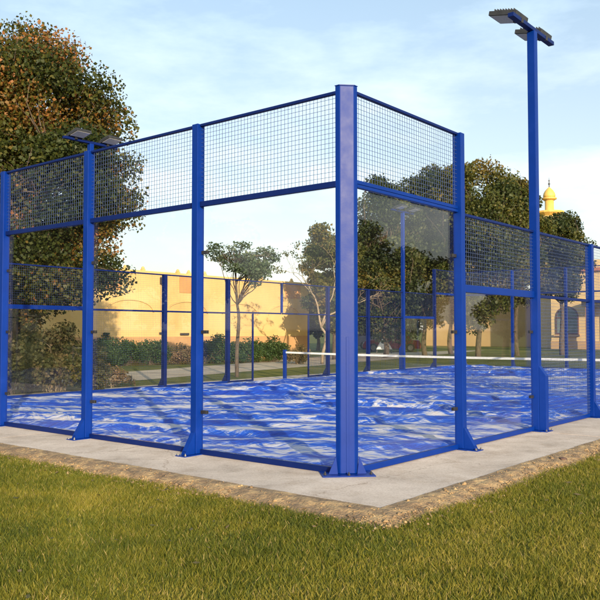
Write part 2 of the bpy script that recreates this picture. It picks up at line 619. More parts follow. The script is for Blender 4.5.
s = np.linspace(-12.2, 1.08, 420)
pin = np.stack([s, np.full_like(s, -1.05)], 1)
fd = np.clip((0.95 - s) / .5, 0, 1)
pin[:, 1] = -1.03 - 0.05 * (ragged(s * 1.7, 51) - 0.2) * fd
pout = np.stack([s + np.clip((s - 0.5) / .58, 0, 1) ** 2 * 0.36, -1.44 - 0.16 * (ragged(s, 11) - 0.4) * fd], 1)
v1, f1 = verge(pin, pout, 26, 21)
s = np.linspace(-1.05, 26, 620)
pin = np.stack([np.full_like(s, 1.08), s], 1)
fd = np.clip((s + 0.92) / .5, 0, 1)
pin[:, 0] = 1.08 - 0.02 * fd + 0.05 * (ragged(s * 1.7, 61) - 0.2) * fd
pin[:, 1] = np.maximum(s, -1.03)
pout = np.stack([1.44 + 0.16 * (ragged(s, 31) - 0.4) * fd, s - np.clip((-0.5 - s) / .55, 0, 1) ** 2 * 0.40], 1)
v2, f2 = verge(pin, pout, 26, 41)
o = mesh_np('soil_verge', np.concatenate([v1, v2]), np.concatenate([f1, f2 + len(v1)]), M_SOIL, smooth=False)
tag(o, kind='structure')

# loose crumbs of mortar on the verge
rs = np.random.RandomState(5)
def blobs(n, pos, size, rs):
    base = np.array([(1, 0, 0), (-1, 0, 0), (0, 1, 0), (0, -1, 0), (0, 0, 1), (0, 0, -1)], float)
    fc = np.array([(0, 2, 4), (2, 1, 4), (1, 3, 4), (3, 0, 4), (2, 0, 5), (1, 2, 5), (3, 1, 5), (0, 3, 5)])
    sc = size[:, None, None] * (0.6 + 0.8 * rs.rand(n, 6, 1)) * np.array([1, 1, 0.65])
    a = rs.rand(n) * 6.28
    ca, sa = np.cos(a)[:, None], np.sin(a)[:, None]
    v = base[None] * sc
    x, y = v[..., 0] * ca - v[..., 1] * sa, v[..., 0] * sa + v[..., 1] * ca
    v = np.stack([x, y, v[..., 2]], -1) + pos[:, None, :]
    f = fc[None] + (np.arange(n) * 6)[:, None, None]
    return v.reshape(-1, 3), f.reshape(-1, 3)
n = 6500
half = n // 2
pos = np.zeros((n, 3))
pos[:half, 0] = rs.uniform(-9, 1.4, half); pos[:half, 1] = -rs.normal(1.36, 0.13, half)
pos[half:, 1] = rs.uniform(-1.4, 9, n - half); pos[half:, 0] = rs.normal(1.34, 0.12, n - half)
q_ = np.clip((np.maximum(-pos[:, 1] - 1.05, pos[:, 0] - 1.08)) / .4, 0, 1)
pos[:, 2] = 0.052 * (1 - q_ ** 1.5) + 0.012
keep = (pos[:, 0] < 1.10) & (pos[:, 1] > -1.07)
pos = pos[~keep]
v, f = blobs(len(pos), pos, rs.gamma(1.5, 0.0038, len(pos)) + 0.0025, rs)
tag(mesh_np('gravel_crumbs', v, f, M_SOIL), 'crumbs of dry mortar and soil along the concrete slab edge', 'gravel', kind='stuff')

b = MB(); bm = bmesh.new(); bmesh.ops.create_icosphere(bm, subdivisions=2, radius=0.04)
for q in bm.verts:
    q.co = q.co * (0.8 + 0.5 * random.Random(int(q.co.x * 9999)).random()); q.co.z *= 0.55
me = bpy.data.meshes.new('stone'); bm.to_mesh(me); bm.free()
M_DSTONE = noisy('dark_stone', [(0.3, (0.05, 0.03, 0.025, 1)), (0.7, (0.14, 0.08, 0.06, 1))], 20, rough=0.9)
me.materials.append(M_DSTONE)
p = CAM + ray(563, 463) * (CAM[2] / -ray(563, 463)[2])
o = bpy.data.objects.new('stone', me); COL.objects.link(o); o.location = (p[0], p[1], 0.045)
tag(o, 'small dark brown stone lying on the soil edge beside the right hand slab', 'stone')

# lawn blades near the camera
def blades(n, gen, name, label, seed, hmin=0.018, hmax=0.05, wid=0.0035):
    rs = np.random.RandomState(seed)
    P = gen(rs, n)
    n = len(P)
    h = rs.uniform(hmin, hmax, n) * (0.7 + 0.6 * vnoise(P[:, 0] * 1.7 + 200, P[:, 1] * 1.7 + 200, seed))
    a = rs.rand(n) * 6.283
    w = wid * (0.6 + 0.8 * rs.rand(n))
    dx, dy = np.cos(a) * w, np.sin(a) * w
    la = rs.rand(n) * 6.283
    ln = h * rs.uniform(0.2, 1.1, n)
    v = np.zeros((n, 3, 3))
    v[:, 0, 0] = P[:, 0] - dx; v[:, 0, 1] = P[:, 1] - dy; v[:, 0, 2] = 0.0
    v[:, 1, 0] = P[:, 0] + dx; v[:, 1, 1] = P[:, 1] + dy; v[:, 1, 2] = 0.0
    v[:, 2, 0] = P[:, 0] + np.cos(la) * ln; v[:, 2, 1] = P[:, 1] + np.sin(la) * ln; v[:, 2, 2] = h
    f = np.arange(n * 3).reshape(n, 3)
    big = vnoise(P[:, 0] * 0.9 + 100, P[:, 1] * 0.9 + 100, seed + 5)
    sm = vnoise(P[:, 0] * 4 + 100, P[:, 1] * 4 + 100, seed + 6)
    side = np.clip((P[:, 0] - 0.6) / 1.5, 0, 1) * 0.10
    tone = np.clip(0.16 + 0.35 * big + 0.28 * sm + rs.normal(0, 0.14, n) + side, 0, 1)
    tone[rs.rand(n) < 0.03] = 1.0
    o = mesh_np(name, v.reshape(-1, 3), f, M_BLADE, attr=tone)
    tag(o, label, 'grass', kind='stuff')
    return o


def gen_front(rs, n):
    d = rs.uniform(3.6, 11.5, n)
    px = rs.uniform(-30, 640, n)
    dirs = np.stack([ray(p)[:2] for p in np.linspace(-30, 640, 671)], 0)
    dd = dirs[np.clip((px + 30).astype(int), 0, 670)] + rs.normal(0, 0.0004, (n, 2))
    P = CAM[None, :2] + dd * d[:, None]
    # uniform in area: thin out near ones
    P = P[rs.rand(n) < (d / 11.5) ** 1.0]
    ragA = -1.39 - 0.16 * (ragged(P[:, 0], 11) - 0.3)
    ragB = 1.40 + 0.16 * (ragged(P[:, 1], 31) - 0.4)
    jit = rs.normal(0, 0.03, len(P))
    ok = (P[:, 1] < ragA + 0.02 + jit) | (P[:, 0] > ragB - 0.02 + jit)
    return P[ok]
def gen_wide(rs, n):
    P = np.stack([rs.uniform(-22, 20, n), rs.uniform(-20, 26, n)], 1)
    d = np.hypot(P[:, 0] - 1, P[:, 1] + 2)
    P = P[rs.rand(n) < np.clip(1.25 - d / 22, 0, 1)]
    ragA = -1.45 - 0.16 * (ragged(P[:, 0], 11) - 0.4)
    ragB = 1.44 + 0.16 * (ragged(P[:, 1], 31) - 0.4)
    ok = ((P[:, 1] < ragA) | (P[:, 0] > ragB) | (P[:, 0] < -13)) & ~((P[:, 0] < -11.9) & (P[:, 0] > -20))
    return P[ok]
blades(700000, gen_wide, 'grass', 'short lawn spreading round the court beyond the nearest grass', 9, wid=0.005)
blades(520000, gen_front, 'grass', 'short patchy green and straw coloured lawn in front of the court', 7)

# sandy path behind the court
m = MB()
near = [(-12.6, -6), (-13.6, 3), (-14.55, 9.2), (-16.4, 19.2), (-18.6, 30), (-24, 52)]
far = [(-16.6, -6), (-17.3, 3), (-18.2, 9.2), (-20.6, 19.2), (-23.3, 28), (-26.5, 37)]
for i in range(5):
    a, b_, c, d = near[i], near[i + 1], far[i + 1], far[i]
    k = len(m.v)
    m.v += [(a[0], a[1], .006), (b_[0], b_[1], .006), (c[0], c[1], .006), (d[0], d[1], .006)]
    m.f.append((k, k + 1, k + 2, k + 3))
tag(m.build('path', M_PATH), kind='structure')

# ------------------------------------------------------------ court enclosure
M_POSTS = M_BLUE


def frame(orig, direc, outw):
    """matrix taking local (along, outward, z) into the world"""
    return Matrix(((direc[0], outw[0], 0, orig[0]), (direc[1], outw[1], 0, orig[1]), (0, 0, 1, 0), (0, 0, 0, 1)))


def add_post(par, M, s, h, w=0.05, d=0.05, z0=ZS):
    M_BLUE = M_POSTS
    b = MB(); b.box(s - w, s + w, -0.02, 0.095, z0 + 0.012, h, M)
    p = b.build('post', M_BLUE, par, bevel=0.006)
    b = MB(); b.box(s - w - 0.035, s + w + 0.035, -0.05, 0.30, z0 - 0.002, z0 + 0.010, M)
    b.build('base_plate', M_BLUE, p, bevel=0.002)
    b = MB()
    for k in (-0.035, 0.027):
        x0, x1 = s + k, s + k + 0.008
        vs = [(x0, .097, z0 + .012), (x0, .25, z0 + .012), (x0, .235, z0 + .05), (x0, .097, z0 + .27)]
        vs += [(x1, q[1], q[2]) for q in vs]
        b.add([M @ Vector(q) for q in vs], [(0, 1, 2, 3), (7, 6, 5, 4), (0, 4, 5, 1), (1, 5, 6, 2), (2, 6, 7, 3), (3, 7, 4, 0)])
    b.box(s - 0.027, s + 0.027, 0.228, 0.236, z0 + .012, z0 + .05, M)
    vs = [(s - .027, .10, z0 + .262), (s + .027, .10, z0 + .262), (s + .027, .232, z0 + .054), (s - .027, .232, z0 + .054)]
    b.add([M @ Vector(q) for q in vs], [(0, 1, 2, 3)])
    b.build('gusset', M_BLUE, p)
    for sx in (-1, 1):
        for yy in (0.275,):
            c = M @ Vector((s + sx * (w + 0.014), yy, 0))
            b = MB(); b.lathe((c.x, c.y, z0 + .010), [(.014, 0), (.014, .014), (.006, .014), (.006, .028)], 6)
            b.build('bolt', M_STEEL, p)
    return p


def wires(par, M, s0, s1, z0, z1, pitch=0.0505, r=0.0017, along_off=0.03, dense=1):
    n = max(2, int(round((s1 - s0) / pitch)))
    k = max(2, int(round((z1 - z0) / pitch)))
    b = MB()
    for i in range(1, n):
        x = s0 + (s1 - s0) * i / n
        b.box(x - r, x + r, along_off, along_off + 2 * r, z0, z1, M)
    for i in range(1, k):
        z = z0 + (z1 - z0) * i / k
        b.box(s0, s1, along_off + 2 * r + .0003, along_off + 4 * r, z - r, z + r, M)
    return b.build('mesh_panel', M_WIRE, par)


def rail(par, M, s0, s1, z, h=0.035, y0=0.005, y1=0.055, name='rail', mat=None):
    b = MB(); b.box(s0, s1, y0, y1, z - h / 2, z + h / 2, M)
    return b.build(name, mat or M_BLUE2, par, bevel=0.003)


def glass(par, M, s0, s1, z0, z1):
    b = MB(); b.box(s0, s1, 0.0, 0.012, z0, z1, M)
    return b.build('glass_panel', M_GLASS, par)


def clips(par, M, s, side, zs):
    for z in zs:
        b = MB()
        x0, x1 = (s, s + side * 0.095)
        x0, x1 = min(x0, x1), max(x0, x1)
        b.box(x0, x1, 0.0125, 0.024, z - 0.02, z + 0.02, M)
        b.box(x0, x1, -0.014, -0.0005, z - 0.02, z + 0.02, M)
        b.build('glass_clip', M_BLACK, par)


def end_wall(t, M, n=5, corner=True):
    W_ = SA
    for i in range(n + 1):
        if corner and i in (0, n):
            continue
        add_post(t, M, i * W_, 4.0)
        if True:
            clips(t, M, i * W_ - 0.05, -1, (0.55, 1.5, 2.45))
            clips(t, M, i * W_ + 0.05, 1, (0.55, 1.5, 2.45)) if False else None
    for i in range(n):
        a = i * W_ + (0.11 if i == 0 else 0.051)
        c = (i + 1) * W_ - (0.11 if i == n - 1 else 0.051)
        glass(t, M, a - 0.002, c + 0.002, ZS + 0.065, 2.995)
        wires(t, M, a, c, 3.06, 3.98)
        rail(t, M, a, c, 3.03, 0.062, name='middle_rail')
        rail(t, M, a, c, 3.985, 0.030, name='top_rail')
        rail(t, M, a, c, ZS + 0.032, 0.062, y0=-0.02, y1=0.03, name='bottom_rail')


def side_wall(t, M, wr_=0.0017):
    """twenty metre side: two glazed bays at each end, wire mesh between, gate openings either side of the net"""
    L = 10
    for k in range(1, L):
        if k in (2, 8):
            continue                      # floodlight poles stand here
        if k in (1, 9):
            add_post(t, M, k * SB, 4.0)
        elif k == 5:
            b = MB(); b.box(k * SB - .03, k * SB + .03, 0.0, 0.06, 2.08, 3.0, M)
            b.build('hanger', M_BLUE, t, bevel=.003)
        else:
            add_post(t, M, k * SB, 3.0)
    for k in range(L):
        e = k in (0, 9)
        q = k in (1, 8)
        wl = 0.11 if k == 0 else (0.062 if k in (2, 8) else 0.051)
        wr = 0.11 if k == 9 else (0.062 if k in (1, 7) else 0.051)
        a, c = k * SB + wl, (k + 1) * SB - wr
        if k == 4: c = (k + 1) * SB - .031
        if k == 5: a = k * SB + .031
        if e:
            glass(t, M, a - .002, c + .002, ZS + 0.065, 2.995)
            wires(t, M, a, c, 3.08, 3.98, r=wr_)
            rail(t, M, a, c, 3.012, 0.034, name='glass_rail', mat=M_BLUE)
            rail(t, M, a, c, 3.055, 0.040, y0=0.012, y1=0.050, name='middle_rail', mat=M_BLUE)
            rail(t, M, a, c, 3.985, 0.030, name='top_rail')
        elif q:
            glass(t, M, a - .002, c + .002, ZS + 0.065, 2.0)
            wires(t, M, a, c, 2.10, 2.98, r=wr_)
            rail(t, M, a, c, 2.05, 0.095, name='middle_rail', mat=M_BLUE)
            rail(t, M, a, c, 2.985, 0.032, name='top_rail')
        elif k in (2, 3, 6, 7):
            wires(t, M, a, c, ZS + .07, 1.99, 0.0505, r=wr_)
            wires(t, M, a, c, 2.07, 2.98, 0.0505, r=wr_)
            rail(t, M, a, c, 2.03, 0.045, name='middle_rail')
            rail(t, M, a, c, 2.985, 0.032, name='top_rail')
        else:
            rail(t, M, a, c, 2.985, 0.032, name='top_rail')
            rail(t, M, a, c, 2.055, 0.045, name='middle_rail')
            wires(t, M, a, c, 2.08, 2.97, 0.0505, r=wr_)
            # jamb of the gate opening, fixed mesh beside it
            j = a + 0.98 if k == 4 else c - 0.98
            b = MB(); b.box(j - .022, j + .022, 0.005, .05, ZS, 2.03, M)
            b.build('gate_jamb', M_BLUE2, t, bevel=.003)
            if k == 4:
                wires(t, M, a, j - .024, ZS + .07, 2.03, 0.0505, r=wr_)
                rail(t, M, a, j - .024, ZS + 0.032, 0.05, name='bottom_rail')
            else:
                wires(t, M, j + .024, c, ZS + .07, 2.03, 0.0505, r=wr_)
                rail(t, M, j + .024, c, ZS + 0.032, 0.05, name='bottom_rail')
        if k not in (4, 5):
            rail(t, M, a, c, ZS + 0.032, 0.062, y0=-0.02, y1=0.03, name='bottom_rail', mat=M_BLUE)
    clips(t, M, 1 * SB - 0.05, -1, (0.55, 1.5, 2.45))
    clips(t, M, 2 * SB - 0.06, -1, (0.55, 1.5))


def corner_post(par, c, qx, qy):
    """chamfered folded-plate column; (qx,qy) signs point outwards"""
    P = [(-.117, -.05), (-.057, -.05), (.05, .057), (.05, .117), (0, .117), (-.03, .03), (-.117, 0)]
    # template points out to (+x,-y); mirror for other corners
    def tr(p):
        x, y = p
        return (c[0] + x * qx, c[1] + y * (-qy))
    b = MB(); b.prism([tr(p) for p in P][::(1 if qx * -qy > 0 else -1)], ZS + .012, 4.05)
    post = b.build('corner_post', M_BLUE, par, bevel=.008)
    ang = math.atan2(qy, qx)
    Mr = Matrix.Translation((c[0], c[1], 0)) @ Matrix.Rotation(ang, 4, 'Z')   # local x = outward diagonal
    b = MB(); b.box(-.20, .11, -.27, .27, ZS - .002, ZS + .011, Mr)
    b.build('base_plate', M_BLUE, post, bevel=.003)
    for sgn in (-1, 1):
        b = MB()
        x0, x1 = -.022, -.009
        vs = [(x0, sgn * .10, ZS + .012), (x0, sgn * .195, ZS + .012), (x0, sgn * .185, ZS + .035), (x0, sgn * .119, ZS + .19)]
        vs += [(x1, q[1], q[2]) for q in vs]
        b.add([Mr @ Vector(q) for q in vs], [(0, 1, 2, 3), (7, 6, 5, 4), (0, 4, 5, 1), (1, 5, 6, 2), (2, 6, 7, 3), (3, 7, 4, 0)])
        b.build('gusset', M_BLUE, post)
    # low stiffening plate on the front face
    b = MB(); b.box(-.0045, -.0005, -.014, .014, ZS + .012, 1.45, Mr)
    b.build('front_seam', M_BLUE, post, bevel=.002)
    for yy, xx in ((-.235, .02), (0, .07), (.235, .02)):
        q = Mr @ Vector((xx, yy, 0))
        b = MB(); b.lathe((q.x, q.y, ZS + .011), [(.016, 0), (.016, .015), (.008, .015), (.008, .032)], 6)
        b.build('bolt', M_BLACK, post)
    # cap
    b = MB(); b.prism([tr((x * 1.03, y * 1.03)) for x, y in P][::(1 if qx * -qy > 0 else -1)], 4.052, 4.06)
    b.build('post_cap', M_BLUE, post)


MA = frame((0, 0), (-1, 0), (0, -1))
MBs = frame((0, 0), (0, 1), (1, 0))
MF = frame((-CW, 0), (0, 1), (-1, 0))
MC = frame((0, CL), (-1, 0), (0, 1))

tA = thing('court_end_wall', 'tall blue framed glass end wall with wire mesh on top, nearest the lawn on the left', 'court wall', (0, 0, 0))
end_wall(tA, MA)
corner_post(tA, (0, 0), 1, -1)
tB = thing('court_side_wall', 'blue side wall running back right from the wide corner column, stepping down from glass to mesh', 'court wall', (0, 0, 0))
side_wall(tB, MBs)
tF = thing('court_side_wall', 'far blue side wall of the court seen through the glass, before the path and yellow wall', 'court wall', (-CW, 0, 0))
MFl = frame((0, 0), (0, 1), (-1, 0))
M_POSTS = M_BLUE2  # far posts in darker blue: their shade is put into the paint colour
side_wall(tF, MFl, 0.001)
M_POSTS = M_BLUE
tC = thing('court_end_wall', 'far blue end wall of the court seen through the mesh at right, before the dark trees', 'court wall', (0, 0, 0))
end_wall(tC, MC)
corner_post(tC, (0, CL), 1, 1)
corner_post(tC, (-CW, CL), -1, 1)
corner_post(tF, (0, 0), -1, -1)


def light_pole(loc, rz, label, group='court floodlight poles'):
    """square pole; local +x points away from the court"""
    t = thing('light_pole', label, 'light pole', (loc[0], loc[1], 0), rz, group)
    b = MB(); b.box(-.06, .06, -.055, .055, ZS + .012, 6.0)
    p = b.build('pole', M_BLUE, t, bevel=.008)
    b = MB(); b.box(-.08, .20, -.12, .12, ZS - .002, ZS + .011)
    b.build('base_plate', M_BLUE, t, bevel=.002)
    b = MB()
    vs = [(.061, -.05, ZS + .012), (.165, -.05, ZS + .012), (.165, -.05, .86), (.061, -.05, 1.0)]
    vs += [(q[0], .05, q[2]) for q in vs]
    b.add(vs, [(0, 1, 2, 3), (7, 6, 5, 4), (0, 4, 5, 1), (1, 5, 6, 2), (2, 6, 7, 3), (3, 7, 4, 0)])
    b.build('cable_box', M_BLUE, t, bevel=.005)
    for yy in (-.095, .095):
        b = MB(); b.lathe((.185, yy, ZS + .011), [(.014, 0), (.014, .014), (.006, .014), (.006, .028)], 6)
        b.build('bolt', M_STEEL, t)
    b = MB(); b.box(-.045, .045, -.75, .75, 6.001, 6.06)
    b.build('crossbar', M_BLUE2, t, bevel=.004)
    for yy in (-.45, .45):
        Mr = Matrix.Translation((-.17, yy, 6.13)) @ Matrix.Rotation(R(12), 4, 'Y')
        b = MB(); b.box(-.22, .22, -.2, .2, -.03, .035, Mr)
        for i in range(8):
            b.box(-.15 + i * .043, -.14 + i * .043, -.18, .18, .036, .07, Mr)
        b.box(.1, .24, -.03, .03, -.09, -.031, Mr)
        fl = b.build('floodlight', M_BLACK, t, bevel=.004)
        b = MB(); b.box(-.2, .09, -.18, .18, -.036, -.032, Mr)
        b.build('lens', M_LAMP, fl)
    return t


light_pole((0.04, 2 * SB), 0, 'tall square blue pole rising out of the near side wall, with a boxed foot')
light_pole((-CW - 0.04, 2 * SB), math.pi, 'blue floodlight pole with dark lamps against the autumn tree at left')
light_pole((-CW - 0.04, 8 * SB), math.pi, 'slim blue floodlight pole seen through the glass right of the corner column')
light_pole((0.04, 8 * SB), 0, 'blue floodlight pole at the far right of the court, beyond the mesh')

# net across the court
t = thing('court_net', 'black court net with white top tape stretched between two blue posts', 'net', (-CW / 2, 5 * SB, 0))
for sx in (-1, 1):
    b = MB(); b.box(sx * (CW / 2 - .10) - .045, sx * (CW / 2 - .10) + .045, -.045, .045, .06, .95)
    b.build('net_post', M_BLUE, t, bevel=.006)
M_TAPE = noisy('white_tape', [(0.3, (0.62, 0.62, 0.6, 1)), (0.7, (0.78, 0.78, 0.76, 1))], 12, rough=0.7, bump=0.2)
M_NET = noisy('black_net_cord', [(0.3, (0.012, 0.014, 0.016, 1)), (0.7, (0.03, 0.032, 0.035, 1))], 12, rough=0.8, bump=0)
xs = np.linspace(-CW / 2 + .15, CW / 2 - .15, 40)
sag = lambda x: 0.90 - 0.035 * (1 - (x / (CW / 2)) ** 2)
b = MB()
for i in range(39):
    a, c = xs[i], xs[i + 1]
    za, zc = sag(a), sag(c)
    k = len(b.v)
    b.v += [(a, -.012, za), (c, -.012, zc), (c, -.012, zc - .055), (a, -.012, za - .055), (a, .012, za), (c, .012, zc), (c, .012, zc - .055), (a, .012, za - .055)]
    b.f += [(k, k + 3, k + 2, k + 1), (k + 4, k + 5, k + 6, k + 7), (k, k + 1, k + 5, k + 4), (k + 3, k + 7, k + 6, k + 2)]
b.build('top_tape', M_TAPE, t)
b = MB()
r = .0012
nv = int((CW - .3) / .045)
for i in range(nv + 1):
    x = -CW / 2 + .15 + (CW - .3) * i / nv
    b.box(x - r, x + r, -r, r, .10, sag(x) - .056)
for i in range(17):
    z = .10 + i * .045
    b.box(-CW / 2 + .15, CW / 2 - .15, r * 1.05, r * 3, z - r, z + r)
b.build('net_mesh', M_NET, t)

# ------------------------------------------------------------ trees and shrubs
def leaf_cloud(rs, centres, radii, counts, size, bias, flat=0.75, tilt=1.0):
    """quads bent along the midrib, scattered in ellipsoidal clumps with irregular edge"""
    V, T = [], []
    for c, r, n, bi in zip(centres, radii, counts, bias):
        d = rs.normal(size=(n, 3))
        d /= np.linalg.norm(d, axis=1)[:, None]
        rad = rs.rand(n) ** 0.45
        wob = 0.72 + 0.5 * vnoise(d[:, 0] * 2.2 + 20 + c[0], d[:, 1] * 2.2 + d[:, 2] * 1.7 + 20 + c[1], 3)
        p = c + d * (rad * wob)[:, None] * np.array([r, r, r * flat])
        s = size * (0.55 + 0.9 * rs.rand(n))
        a = rs.normal(size=(n, 3)); a /= np.linalg.norm(a, axis=1)[:, None]
        q = rs.normal(size=(n, 3)); q[:, 2] += 0.0
        b_ = np.cross(a, q); b_ /= np.linalg.norm(b_, axis=1)[:, None]
        nn = np.cross(a, b_)
        L, Wd = s[:, None], (s * 0.42)[:, None]
        V.append(np.stack([p - a * L * .5, p + b_ * Wd + nn * L * .12, p + a * L * .5, p - b_ * Wd + nn * L * .12], 1).reshape(-1, 3))
        T.append(np.clip(bi + rs.normal(0, 0.13, n), 0, 1))
    V = np.concatenate(V); T = np.concatenate(T)
    F = np.arange(len(V)).reshape(-1, 4)
    return V, F, T


def limb(b, p0, p1, r0, r1, rs, bend=0.12, n=7, seg=6):
    p0, p1 = np.array(p0, float), np.array(p1, float)
    L = np.linalg.norm(p1 - p0)
    off = rs.normal(size=3) * L * bend
    off2 = rs.normal(size=3) * L * bend * .5
    pts, rr = [], []
    for i in range(n):
        t = i / (n - 1)
        pts.append(p0 * (1 - t) + p1 * t + off * math.sin(math.pi * t) + off2 * math.sin(2 * math.pi * t) + np.array([0, 0, L * 0.08 * math.sin(math.pi * t)]))
        rr.append(r0 * (1 - t) + r1 * t)
    b.tube(pts, rr, seg)
    return pts


def make_tree(name, label, cat, base, h, crown_c, crown_r, n_clumps, leaves, leaf, mat, seed, trunk_r=0.18, clump_r=0.9, bark=None,
              group=None, shell=0.55, lean=(0, 0), bias=(0.5, 0.16), fork=0.35, flat=0.75, toph=None, extra=(), bias_fn=None, limb_r=0.3):
    """crown_c / crown_r : ellipsoid relative to base"""
    rs = np.random.RandomState(seed)
    t = thing(name, label, cat, (base[0], base[1], 0), 0, group)
    cc, cr_ = np.array(crown_c, float), np.array(crown_r, float)
    cen = []
    while len(cen) < n_clumps:
        d = rs.normal(size=3); d /= np.linalg.norm(d)
        rad = shell + (1 - shell) * rs.rand() ** 0.6
        if rs.rand() < 0.25: rad *= 0.6
        p = cc + d * cr_ * rad * (0.8 + 0.28 * rs.rand())
        if p[2] < 0.35: continue
        cen.append(p)
    for e in extra:
        cen.append(np.array(e, float))
    cen = np.array(cen)
    n = len(cen)
    rad = clump_r * (0.6 + 0.75 * rs.rand(n))
    cnt = np.maximum(20, (leaves * rad ** 2 / (rad ** 2).sum())).astype(int)
    bi = rs.normal(bias[0], bias[1], n)
    if bias_fn is not None:
        bi = bi + bias_fn(cen)
    V, F, T = leaf_cloud(rs, cen, rad, cnt, leaf, bi, flat)
    z = V[:, 2].reshape(-1, 4).min(1)
    ok = z > 0.03
    F = F[ok]; T = T[ok]
    mesh_np('crown', V, F, mat, t, T)
    b = MB()
    top = np.array([lean[0], lean[1], h * fork])
    pts = limb(b, (0, 0, -0.05), top, trunk_r * 1.15, trunk_r * 0.75, rs, 0.03, 8, 9)
    # leader to upper crown
    ld = cc + np.array([0, 0, cr_[2] * .5])
    lp = limb(b, top, ld, trunk_r * .75, trunk_r * .18, rs, .08, 8, 7)
    lp = [np.array(q) for q in lp]
    for c, r in zip(cen, rad):
        k = rs.randint(0, max(1, len(lp) - 2)) if c[2] > top[2] else 0
        if c[2] <= lp[k][2]: k = 0
        lr = trunk_r * limb_r * (0.6 + 0.5 * rs.rand()) * (1 - k / len(lp) * .5)
        bp_ = limb(b, lp[k], c, lr, lr * .25, rs, .1, 7, 5)
        for _ in range(3):
            q = c + rs.normal(size=3) * r * .5
            limb(b, bp_[4], q, lr * .4, lr * .12, rs, .12, 5, 4)
    b.build('trunk', bark or M_BARK, t, smooth=True)
    return t


L_AUTUMN = leaf_mat('autumn_leaf', [(0.0, (0.018, 0.03, 0.006, 1)), (0.35, (0.045, 0.058, 0.01, 1)), (0.55, (0.10, 0.09, 0.014, 1)), (0.72, (0.22, 0.10, 0.02, 1)), (0.88, (0.30, 0.12, 0.035, 1)), (1, (0.34, 0.19, 0.08, 1))])
L_OLIVE = leaf_mat('olive_leaf', [(0.0, (0.018, 0.028, 0.007, 1)), (0.4, (0.050, 0.066, 0.013, 1)), (0.7, (0.10, 0.095, 0.018, 1)), (1, (0.20, 0.13, 0.03, 1))])
L_DARK = leaf_mat('dark_leaf', [(0.0, (0.012, 0.022, 0.007, 1)), (0.5, (0.042, 0.058, 0.014, 1)), (0.85, (0.09, 0.088, 0.018, 1)), (1, (0.16, 0.11, 0.024, 1))])
L_GREY = leaf_mat('grey_green_leaf', [(0.0, (0.035, 0.06, 0.03, 1)), (0.5, (0.075, 0.11, 0.055, 1)), (1, (0.15, 0.16, 0.08, 1))])
L_HEDGE = leaf_mat('hedge_leaf', [(0.0, (0.012, 0.03, 0.008, 1)), (0.6, (0.035, 0.075, 0.016, 1)), (1, (0.09, 0.12, 0.03, 1))])
L_DRY = leaf_mat('dry_leaf', [(0.0, (0.035, 0.042, 0.012, 1)), (0.4, (0.10, 0.09, 0.028, 1)), (0.75, (0.20, 0.13, 0.06, 1)), (1, (0.32, 0.20, 0.10, 1))])

# the big autumn tree at the left
bz = tuple(at(12, 331.5, 21.5)[:2])
make_tree('autumn_tree', 'big broad tree with olive and rust orange leaves behind the left end of the court', 'tree', bz, 9.8,
          (0.1, 0.1, 5.6), (2.75, 2.75, 4.3), 120, 170000, 0.088, L_AUTUMN, 12, trunk_r=0.24, clump_r=0.85, fork=0.26, bias=(0.30, 0.17),
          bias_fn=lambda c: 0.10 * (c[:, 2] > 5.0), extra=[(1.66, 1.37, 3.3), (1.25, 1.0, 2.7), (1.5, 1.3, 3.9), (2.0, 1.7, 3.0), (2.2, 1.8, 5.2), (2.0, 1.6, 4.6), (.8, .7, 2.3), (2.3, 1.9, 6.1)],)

# thin acacia-like tree behind the court
p = CAM + ray(237, 377) * (CAM[2] / -ray(237, 377)[2])
make_tree('young_tree', 'slender young tree with flat feathery grey green crown before the yellow wall', 'tree', p[:2], 4.6,
          (0.15, 0.0, 3.75), (1.35, 1.35, 0.75), 30, 5200, 0.075, L_GREY, 5, trunk_r=0.06, clump_r=0.36, fork=0.52, flat=0.5, bark=M_BARK, shell=0.4, limb_r=0.5)


def bare_tree(base, seed):
    rs = np.random.RandomState(seed)
    t = thing('bare_tree', 'pale barked tree with forked trunk and bare upper twigs left of the corner column', 'tree', (base[0], base[1], 0))
    b = MB()
    tips = []
    def grow(p, d, L, r, lev):
        q = p + d * L
        limb(b, p, q, r, r * .6, rs, .06, 5, 7 if lev < 2 else 4)
        if lev >= 6 or r < .004:
            tips.append(q); return
        for _ in range(2 if lev else 3):
            nd = d + rs.normal(size=3) * np.array([.48, .48, .25]) + np.array([0, 0, .10])
            nd /= np.linalg.norm(nd)
            grow(q, nd, L * (.62 + .25 * rs.rand()), r * .6, lev + 1)
    grow(np.array([0, 0, -.05]), np.array([-.02, 0, 1.0]), 1.75, .085, 0)
    b.build('trunk', M_BARKP, t, smooth=True)
    tips = np.array(tips)
    sel = tips[rs.rand(len(tips)) < .8]
    V, F, T = leaf_cloud(rs, sel, np.full(len(sel), .28), np.full(len(sel), 22), .08, rs.normal(.5, .15, len(sel)), .6)
    mesh_np('crown', V, F, L_OLIVE, t, T)
p = CAM + ray(322, 364) * (CAM[2] / -ray(322, 364)[2])
bare_tree(p[:2], 3)

